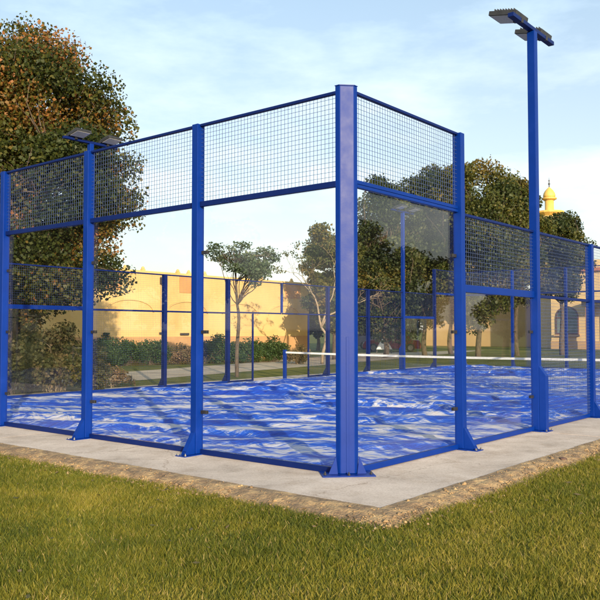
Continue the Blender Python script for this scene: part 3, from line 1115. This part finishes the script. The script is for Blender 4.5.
# the row of tall trees behind the right half of the court
grp = 'tall trees behind the court'
def big(px, dep, top_y, bot_y, halfw_px, label, seed, mat=L_OLIVE, leaves=26000, leaf=.16, nclump=46, name='broadleaf_tree', bias=(0.45, .15), shell=.5, tr=.15, lean=(0, 0), group=grp):
    c = at(px, 331.5, dep)
    zt = CAM[2] + (331.5 - top_y) / FPX * dep
    zb = max(0.4, CAM[2] + (331.5 - bot_y) / FPX * dep)
    hw = halfw_px / FPX * dep
    cr = min(1.45, hw * .34)
    return make_tree(name, label, 'tree', c[:2], zt, (0, 0, (zt + zb) / 2), (hw - cr * .15, hw - cr * .15, (zt - zb) / 2 - cr * .1), int(nclump * 1.9), int(leaves * 1.9), leaf * .88, mat, seed,
              trunk_r=tr, clump_r=cr, fork=min(.4, max(.15, zb / zt * 1.0)), group=group, bias=bias, shell=shell, lean=lean)

big(335, 42, 218, 335, 30, 'narrow sunlit tree half hidden by the corner column, olive and golden', 21, bias=(.62, .15), leaves=15000, leaf=.15, nclump=30)
big(385, 45, 176, 338, 44, 'dense dark tree just right of the corner column, seen through the glass', 22, L_DARK)
big(425, 48, 148, 336, 46, 'tall dark tree filling the middle of the first side bay above the net', 23, L_DARK, bias=(.5, .16))
big(451, 52, 155, 326, 32, 'tall dark tree half hidden behind the first post of the side wall', 29, L_DARK, 20000, bias=(.5, .16))
big(478, 44, 148, 324, 50, 'tallest olive brown tree, between the first side post and the light pole', 24, L_OLIVE, 32000, nclump=54)
big(517, 48, 176, 305, 33, 'rust tinged tree directly behind the tall light pole', 25, L_OLIVE, bias=(.58, .15))
big(562, 50, 206, 304, 33, 'smaller rounded tree in front of the minaret, right of the light pole', 26, L_DARK, 18000, bias=(.5, .15), nclump=34)
big(640, 52, 250, 325, 34, 'low tree beyond the right end of the mesh', 27, L_DARK, 14000)
# darker growth further back between wall and building
for i, (px, dep, ty, hw, lab) in enumerate([(318, 62, 290, 22, 'small dark tree at the end of the yellow wall'), (350, 66, 262, 30, 'distant dark tree behind the corner column'),
                                            (395, 70, 250, 36, 'distant dark tree behind the parked cars')]):
    big(px, dep, ty, 338, hw, lab, 60 + i, L_DARK, 12000, .22, 26, group=grp)

# trees standing off to the right, mirrored in the glass
for i, (x, y, h_, w_) in enumerate([(15, 22, 6.4, 2.6), (19, 27, 7.2, 3.0), (21, 34, 6.6, 2.8), (24, 41, 8.0, 3.2), (14, 34, 5.4, 2.2), (30, 33, 7.0, 3)]):
    lab = ['tree off to the right nearest the court, mirrored in the side glass', 'second tree off to the right of the court', 'third tree off to the right of the court',
           'farthest tree off to the right of the court', 'lowest tree off to the right of the court', 'outermost tree off to the right of the court'][i]
    make_tree('broadleaf_tree', lab, 'tree', (x, y), h_, (0, 0, h_ * .55), (w_ - .4, w_ - .4, h_ * .38), 26, 9000, .2, L_DARK, 80 + i, trunk_r=.2, clump_r=.9, fork=.25, group='trees mirrored in the side glass')


def shrub(name, label, cat, base, rx, ry, h, n_clumps, leaves, leaf, mat, seed, bias=(.5, .15), group=None, stems=14, bark=None, clump_r=.3, low=0.12):
    rs = np.random.RandomState(seed)
    t = thing(name, label, cat, (base[0], base[1], 0), rs.rand() * .0, group)
    cen = []
    for _ in range(n_clumps):
        a, q = rs.rand() * 6.28, rs.rand() ** .5
        top = h * (1 - .45 * q ** 2) * (.75 + .3 * rs.rand())
        z = low + (top - low) * rs.rand() ** .55
        cen.append((math.cos(a) * rx * q, math.sin(a) * ry * q, z))
    cen = np.array(cen)
    rad = clump_r * (.6 + .8 * rs.rand(len(cen)))
    cnt = np.maximum(10, leaves * rad ** 2 / (rad ** 2).sum()).astype(int)
    V, F, T = leaf_cloud(rs, cen, rad, cnt, leaf, rs.normal(bias[0], bias[1], len(cen)), .9)
    z = V[:, 2].reshape(-1, 4).min(1)
    mesh_np('foliage', V, F[z > .005], mat, t, T[z > .005])
    b = MB()
    for i in range(stems):
        c = cen[rs.randint(len(cen))]
        limb(b, (rs.normal(0, .12), rs.normal(0, .12), 0), c * np.array([1, 1, 1.08]), .014, .004, rs, .08, 6, 4)
    b.build('stem', bark or M_BARK, t)
    return t


gb = lambda px, py: (CAM + ray(px, py) * (CAM[2] / -ray(px, py)[2]))[:2]
shrub('wild_shrub', 'wide scraggly olive brown shrub with pale twigs behind the left bays of the end wall', 'shrub', gb(52, 393), 1.15, 1.0, 1.75, 60, 17000, .075, L_DRY, 31, bias=(.33, .18), stems=46, bark=M_BARKP)
shrub('wild_shrub', 'smaller dusty shrub at the far left, half hidden by the leftmost post', 'shrub', gb(8, 396), .8, .8, 1.5, 30, 8000, .075, L_DRY, 32, bias=(.25, .16), stems=24)
shrub('brush_pile', 'low heap of dry brown cuttings right of the second glass post', 'brush pile', gb(105, 387), .75, .55, .55, 18, 1800, .07, L_DRY, 33, bias=(.7, .14), stems=60, bark=M_BARKP, clump_r=.22, low=.03)
hl = ['leftmost dark green hedge bush, right beside the second post', 'dark green hedge bush second from the left, before the yellow wall', 'third dark green hedge bush, left of the far blue post',
      'dark green hedge bush just right of the third glass post', 'dark green hedge bush left of the thin tree trunk', 'dark green hedge bush right of the thin tree trunk', 'rightmost full hedge bush, above the net post']
for i, (px, h_) in enumerate([(106, 1.3), (126, 1.25), (150, 1.2), (213, 1.3), (232, 1.2), (253, 1.15), (274, 1.15)]):
    shrub('hedge_bush', hl[i], 'bush', gb(px, 366 - (px - 105) * .025), .78, .78, h_, 34, 6500, .07, L_HEDGE, 100 + i, group='hedge bushes along the path', clump_r=.3, stems=10)
for i, (px, h_) in enumerate([(176, .95), (192, 1.0), (297, .8)]):
    shrub('dry_bush', ['low straw coloured bush between the far blue post and the hedge', 'yellow green dry bush behind the third glass post', 'small reddish dry bush at the right end of the hedge'][i], 'bush',
          gb(px, 364), .65, .6, h_, 22, 3500, .06, L_DRY, 120 + i, bias=(.62, .15), group='dry bushes along the path', clump_r=.25)

# ------------------------------------------------------------ yellow wall on the left
M_YEL = noisy('yellow_render', [(0.3, (0.56, 0.36, 0.12, 1)), (0.45, (0.64, 0.43, 0.16, 1)), (0.7, (0.70, 0.49, 0.20, 1))], 0.5, 8, .9, bump=.3, bscale=25)
M_ORG = noisy('orange_render', [(0.3, (0.50, 0.24, 0.08, 1)), (0.7, (0.58, 0.30, 0.11, 1))], 0.9, 8, .9, bump=.3, bscale=25)
M_DADO = noisy('tan_dado', [(0.3, (0.46, 0.25, 0.10, 1)), (0.7, (0.54, 0.31, 0.14, 1))], 0.9, 8, .9, bump=.3, bscale=25)
XW = -25.0
yend = on_x(309, XW)[1]
WH = 4.32
t = thing('yellow_wall', 'long warm yellow rendered building wall with blind arches behind the hedge', 'building', (XW, yend, 0))
Y = lambda px: on_x(px, XW)[1] - yend          # local
b = MB(); b.box(-8, 0, -(yend - 2), 0, 0, WH)
b.build('wall', M_YEL, t, bevel=.02)
b = MB(); b.box(0.002, .05, -(yend - 2) + .02, -0.02, 0, 1.25)
b.build('dado', M_DADO, t)
b = MB(); b.box(-8.1, .08, -(yend - 2) - .08, .08, WH + .002, WH + .12)
b.build('coping', M_YEL, t, bevel=.02)
for px in (125, 143, 178, 189, 205, 262, 292, 60, 30):
    y = Y(px)
    b = MB(); b.box(-.12, .03, y - .10, y + .10, WH + .122, WH + .20)
    b.lathe((-.045, y, WH + .20), [(.07, 0), (.085, .04), (.07, .09), (.02, .13)], 8)
    b.build('finial', M_YEL, t)
for px0, px1 in ((102, 121), (179, 196), (285, 300)):
    b = MB(); b.box(.002, .03, Y(px0), Y(px1), WH - .85, WH - .02)
    b.build('panel', M_ORG, t)
# blind arches
k = 0
for pc in (60, 130, 187, 240, 284):
    yc = Y(pc); w = 1.35; zs = 2.45; rise = .55
    b = MB()
    for i in range(18):
        a0, a1 = math.pi * i / 18, math.pi * (i + 1) / 18
        q = []
        for a, rr in ((a0, 0), (a1, 0), (a1, .07), (a0, .07)):
            q.append((yc + (w + rr) * math.cos(a), zs + (rise + rr) * math.sin(a)))
        vs = [(.002, y, z) for y, z in q] + [(.06, y, z) for y, z in q]
        b.add(vs, [(3, 2, 1, 0), (4, 5, 6, 7), (0, 1, 5, 4), (2, 3, 7, 6)])
    b.build('blind_arch', M_YEL, t)
M_DARKM = noisy('dark_metal', [(0.3, (0.02, 0.018, 0.016, 1)), (0.7, (0.06, 0.05, 0.04, 1))], 10, rough=.6, bump=.1)
for px, w, z in ((160, .18, 1.42), (183.5, .55, 1.38), (105, .3, 1.40)):
    y = Y(px)
    b = MB(); b.box(.052, .13, y - w / 2, y + w / 2, z - .05, z + .05)
    b.build('vent', M_DARKM, t)
y = Y(160)
b = MB(); b.tube([(.03, y, 1.5), (.03, y + .01, 2.6), (.03, y, WH - .1)], .02, 6)
b.build('conduit', M_DADO, t)
b = MB(); b.box(.02, .16, y - .05, y + .05, WH - .5, WH - .15)
b.build('wall_lamp', M_DARKM, t)

# ------------------------------------------------------------ cream building with arched windows at the right
M_CRM = noisy('cream_render', [(0.3, (0.62, 0.43, 0.19, 1)), (0.7, (0.72, 0.53, 0.26, 1))], 0.4, 8, .9, bump=.2, bscale=20)
M_TAN = noisy('tan_render', [(0.3, (0.44, 0.27, 0.11, 1)), (0.7, (0.52, 0.34, 0.16, 1))], 0.4, 8, .9, bump=.2, bscale=20)
M_WIN = noisy('window_glass', [(0.3, (0.10, 0.13, 0.12, 1)), (0.7, (0.20, 0.24, 0.22, 1))], 1.5, rough=.12, bump=0)
M_FRM = noisy('dark_red_frame', [(0.3, (0.09, 0.035, 0.025, 1)), (0.7, (0.16, 0.07, 0.05, 1))], 4, rough=.6, bump=.1)
M_ROOF = noisy('orange_roof_tile', [(0.3, (0.36, 0.12, 0.05, 1)), (0.7, (0.52, 0.2, 0.08, 1))], 3, rough=.85, bump=.6, bscale=12, bdist=.05)
YB = 60.0
x551 = on_y(551, YB)[0]
x537 = on_y(537, YB + 2.5)[0]
x502 = on_y(502, YB + 6)[0]
t = thing('arched_building', 'cream single storey hall with arched window and orange tiled eaves beyond the trees at right', 'building', (x551, YB, 0))
HB = 6.6
b = MB(); b.box(0, 34, 0, 14, 0, HB)
b.box(-2.2, -.003, 2.5, 13, 0, HB)
b.build('wall', M_CRM, t, bevel=.03)
b = MB(); b.box(-16, -2.203, 6, 12, 0, 5.2)
b.build('side_wing', M_TAN, t, bevel=.03)
b = MB(); b.box(-.3, 34.3, -.35, 14.3, HB + .002, HB + .28)
b.build('cornice', M_ROOF, t, bevel=.03)
b = MB(); b.box(0.2, 34, .3, 13.6, HB + .285, HB + 1.0)
b.build('parapet', M_CRM, t, bevel=.03)
b = MB(); b.box(.004, 34, -.06, -.002, 0, .7)
b.build('dado', M_TAN, t)


def arch_window(par, xc, zb, zt, w):
    R_ = w / 2
    def outline(r_, z0):
        pts = [(xc - r_, z0), (xc + r_, z0)]
        zc = zt - R_
        for i in range(13):
            a = math.pi * i / 12
            pts.append((xc + r_ * math.cos(a), zc + r_ * math.sin(a)))
        return pts
    def slab_(pts, y0, y1):
        b = MB()
        n = len(pts)
        vs = [(x, y0, z) for x, z in pts] + [(x, y1, z) for x, z in pts]
        b.add(vs, [tuple(range(n)), tuple(range(2 * n - 1, n - 1, -1))] + [(i, n + i, n + (i + 1) % n, (i + 1) % n) for i in range(n)])
        return b
    f_ = slab_(outline(R_ + .12, zb - .12), -.10, -.002)
    win = f_.build('window', M_FRM, par)
    g_ = slab_(outline(R_, zb), -.115, -.102)
    g_.build('pane', M_WIN, win)
    b = MB()
    b.box(xc - .04, xc + .04, -.15, -.117, zb, zt)
    b.box(xc - R_, xc + R_, -.15, -.118, zt - R_ - .05, zt - R_ + .05)
    b.build('glazing_bar', M_FRM, win)
    b = MB(); b.box(xc - R_ - .25, xc + R_ + .25, -.3, -.002, zb - .28, zb - .125)
    b.build('sill', M_TAN, win)


xw = on_y(567.5, YB)[0] - x551
zw = lambda py: CAM[2] + (331.5 - py) / FPX * np.dot(on_y(567, YB) - CAM, ray(300) / np.linalg.norm(ray(300)))
arch_window(t, xw, zw(333), zw(307.5), 1.75)
for dx in (6.8, 11.5, 16.2):
    arch_window(t, xw + dx, zw(333), zw(307.5), 1.75)
# entrance porch
xp = on_y(596, YB)[0] - x551
b = MB(); b.box(xp - .5, xp + 3.6, -2.0, -.004, 3.6, 4.1)
b.build('porch_roof', M_DARKM, t, bevel=.03)
for dx in (0, 3.1):
    b = MB(); b.box(xp + dx - .25, xp + dx + .25, -1.8, -1.3, 0, 3.598)
    b.build('porch_column', M_ORG, t, bevel=.03)
b = MB(); b.box(xp + .7, xp + 2.4, -.08, -.003, .0, 2.6)
b.build('door', M_FRM, t)

# minaret with a golden cupola behind the trees
M_GOLD = noisy('gold_render', [(0.3, (0.60, 0.36, 0.07, 1)), (0.7, (0.70, 0.46, 0.12, 1))], 1.5, rough=.6, bump=.2)
p = at(551, 331.5, 88)
zz = lambda py: CAM[2] + (331.5 - py) / FPX * 88
t = thing('minaret', 'golden yellow minaret top with small dome and dark finial rising behind the trees', 'tower', (p[0], p[1], 0))
b = MB(); b.lathe((0, 0, 0), [(1.3, 0), (1.15, zz(216))], 8)
b.build('shaft', M_CRM, t)
b = MB(); b.lathe((0, 0, zz(216) + .002), [(1.15, 0), (1.6, .35), (1.6, .55), (1.3, .6)], 16)
b.build('balcony', M_GOLD, t)
z0 = zz(216) + .605
b = MB(); b.lathe((0, 0, z0), [(.56, 0), (.5, .1), (.5, zz(199.5) - z0)], 12)
b.build('drum', M_GOLD, t, smooth=True)
z1 = zz(199.5) + .002
b = MB(); b.lathe((0, 0, z1), [(.62, 0), (.82, .12), (.82, .26), (.7, .3)], 20)
b.build('ring', M_GOLD, t)
b = MB(); b.lathe((0, 0, z1 + .302), [(.64, 0), (.69, .22), (.62, .5), (.46, .78), (.24, 1.02), (.06, 1.2)], 24)
b.build('dome', M_GOLD, t, smooth=True)
b = MB(); b.lathe((0, 0, z1 + 1.49), [(.05, 0), (.05, .25), (.14, .38), (.05, .5), (.035, .65), (.09, .74), (.03, .84), (.01, 1.15)], 10)
b.build('finial', M_DARKM, t, smooth=True)

# ------------------------------------------------------------ parked vehicles and a sign far behind
M_RED = paint('red_car_paint', (0.17, 0.016, 0.014, 1), .35, .4)
M_GRY = paint('grey_van_paint', (0.20, 0.19, 0.22, 1), .35, .5)
M_TYRE = noisy('tyre_rubber', [(0.3, (0.015, 0.015, 0.015, 1)), (0.7, (0.03, 0.03, 0.03, 1))], 20, rough=.9)
M_CARGL = noisy('car_window', [(0.3, (0.012, 0.015, 0.02, 1)), (0.7, (0.03, 0.035, 0.045, 1))], 2, rough=.08, bump=0)


def vehicle(name, label, cat, c, rz, paint_m, L, Wd, prof, roof, wheel_x, wr=.32):
    """prof: side outline of the lower body, roof: outline of the cabin (list of x,z)"""
    t = thing(name, label, cat, (c[0], c[1], 0), rz)
    def side(pts, w, m, nm, par, inset=0):
        n = len(pts)
        b = MB()
        vs = [(x, -w, z) for x, z in pts] + [(x, w, z) for x, z in pts]
        b.add(vs, [tuple(range(n)), tuple(range(2 * n - 1, n - 1, -1))] + [(i, n + i, n + (i + 1) % n, (i + 1) % n) for i in range(n)])
        return b.build(nm, m, par, bevel=.05)
    body = side(prof, Wd / 2, paint_m, 'body', t)
    side(roof, Wd / 2 - .09, paint_m, 'cabin', t)
    xs_ = [p_[0] for p_ in roof]; zs_ = [p_[1] for p_ in roof]
    z0_, z1_ = min(zs_) + .08, max(zs_) - .10
    topx = sorted([p_[0] for p_ in roof if p_[1] > max(zs_) - .02])
    botx = (min(xs_), max(xs_))
    mid = (topx[0] + topx[-1]) / 2
    for a0, a1, c0, c1 in ((botx[0] + .25, mid - .06, topx[0] + .05, mid - .06), (mid + .06, botx[1] - .3, mid + .06, topx[-1] - .05)):
        for sg in (-1, 1):
            y0_ = sg * (Wd / 2 - .088)
            y1_ = sg * (Wd / 2 - .078)
            vs = [(a0, y0_, z0_), (a1, y0_, z0_), (c1, y0_, z1_), (c0, y0_, z1_), (a0, y1_, z0_), (a1, y1_, z0_), (c1, y1_, z1_), (c0, y1_, z1_)]
            b = MB(); b.add(vs, [(0, 1, 2, 3), (7, 6, 5, 4), (0, 4, 5, 1), (1, 5, 6, 2), (2, 6, 7, 3), (3, 7, 4, 0)])
            b.build('side_window', M_CARGL, t)
    for wx in wheel_x:
        for sg in (-1, 1):
            b = MB()
            b.tube([(wx, sg * (Wd / 2 - .19), wr), (wx, sg * (Wd / 2 + .015), wr)], wr, 20)
            wl = b.build('wheel', M_TYRE, t)
            b = MB(); b.tube([(wx, sg * (Wd / 2 + .016), wr), (wx, sg * (Wd / 2 + .03), wr)], wr * .6, 14)
            b.build('rim', M_STEEL, wl)
    for sg in (-1, 1):
        b = MB(); b.box(prof[0][0] - .012, prof[0][0] + .04, sg * .55 - .16, sg * .55 + .16, .62, .74)
        b.build('headlight', M_LAMP, t)
    return t


car_prof = [(-2.1, .25), (2.1, .25), (2.12, .62), (2.0, .86), (1.25, .92), (-1.2, .92), (-1.95, .80), (-2.12, .55)]
car_roof = [(-1.15, .9), (1.5, .9), (1.0, 1.42), (-.45, 1.45)]
pc = at(392, 331.5, 58)
vehicle('parked_car', 'low red car parked across the grass, seen between the far posts', 'car', pc, .55, M_RED, 4.2, 1.75, car_prof, car_roof, (-1.35, 1.35))
pv = at(382, 331.5, 66)
van_prof = [(-2.4, .3), (2.4, .3), (2.45, .9), (2.4, 1.1), (-2.0, 1.1), (-2.45, .95)]
van_roof = [(-2.2, 1.08), (2.4, 1.08), (2.35, 2.0), (-1.3, 2.02)]
vehicle('parked_van', 'grey van parked behind the red car under the dark trees', 'van', pv, .6, M_GRY, 4.8, 1.9, van_prof, van_roof, (-1.5, 1.5), .34)
ps = at(384, 331.5, 54)
t = thing('white_board', 'small white triangular folding board standing on the grass before the red car', 'sign', (ps[0], ps[1], 0), .65)
for sg in (-1, 1):
    b = MB()
    vs = [(-.55, sg * .30, .28), (.55, sg * .30, .28), (.06, sg * .03, 1.15), (-.06, sg * .03, 1.15)]
    vs += [(q[0], q[1] + sg * .03, q[2]) for q in vs]
    b.add(vs, [(0, 1, 2, 3), (7, 6, 5, 4), (0, 4, 5, 1), (1, 5, 6, 2), (2, 6, 7, 3), (3, 7, 4, 0)])
    b.build('panel', M_TAPE, t)
    for xx in (-.5, .5):
        b = MB(); b.box(xx - .02, xx + .02, sg * .30 - .02, sg * .30 + .02, 0, .279)
        b.build('leg', M_DARKM, t)

# unseen trees added left of the camera to darken the end glass reflection
for i, (x, y, h_, w_) in enumerate([(-19, -9, 9.5, 3.4), (-25, -13, 10.5, 3.8), (-31, -14.5, 9.5, 3.6), (-24, -19, 11, 4.0), (-38, -21, 11, 4.4)]):
    lab = ['tree off to the left nearest the court, mirrored in the end wall', 'second tree off to the left of the court', 'third tree off to the left of the court',
           'fourth tree off to the left of the court', 'farthest tree off to the left of the court'][i]
    make_tree('broadleaf_tree', lab, 'tree', (x, y), h_, (0, 0, h_ * .52), (w_ - .2, w_ - .2, h_ * .42), 40, 12000, .24, L_DARK, 180 + i, trunk_r=.2, clump_r=1.1, fork=.2, group='trees mirrored in the end wall')

# a few fallen leaves on the lawn and slab
rs = np.random.RandomState(77)
n = 170
P = np.stack([rs.uniform(-8, 1, n), -rs.gamma(2.2, .8, n) - 1.0, np.full(n, .035)], 1)
P2 = np.stack([rs.gamma(2.2, .6, 60) + 1.0, rs.uniform(-1, 9, 60), np.full(60, .035)], 1)
P = np.concatenate([P, P2]); n = len(P)
hi = (P[:, 1] > -1.05) & (P[:, 0] < 1.08); P[hi, 2] = ZS + .006
a = rs.rand(n) * 6.28; L = rs.uniform(.018, .038, n)
ax = np.stack([np.cos(a), np.sin(a), rs.normal(0, .15, n)], 1) * L[:, None]
bx = np.stack([-np.sin(a), np.cos(a), rs.normal(0, .25, n)], 1) * (L * .5)[:, None]
V = np.stack([P - ax, P + bx, P + ax, P - bx], 1).reshape(-1, 3)
tag(mesh_np('fallen_leaves', V, np.arange(4 * n).reshape(n, 4), L_DRY, attr=rs.uniform(.3, 1, n)), 'scattered dry fallen leaves on the lawn and slab edge', 'leaves', kind='stuff')

# street lamp off to the right, mirrored in the side glass
t = thing('street_lamp', 'thin dark street lamp with one tilted head, mirrored in the side glass', 'street lamp', (17.5, 26, 0), R(200))
b = MB(); b.tube([(0, 0, 0), (0, 0, 3), (0, 0, 6.3)], [.07, .055, .045], 8)
b.build('pole', M_DARKM, t)
Mr = Matrix.Translation((.25, 0, 6.4)) @ Matrix.Rotation(R(-35), 4, 'Y')
b = MB(); b.box(-.35, .45, -.14, .14, -.05, .05, Mr)
b.build('lamp_head', M_DARKM, t, bevel=.02)
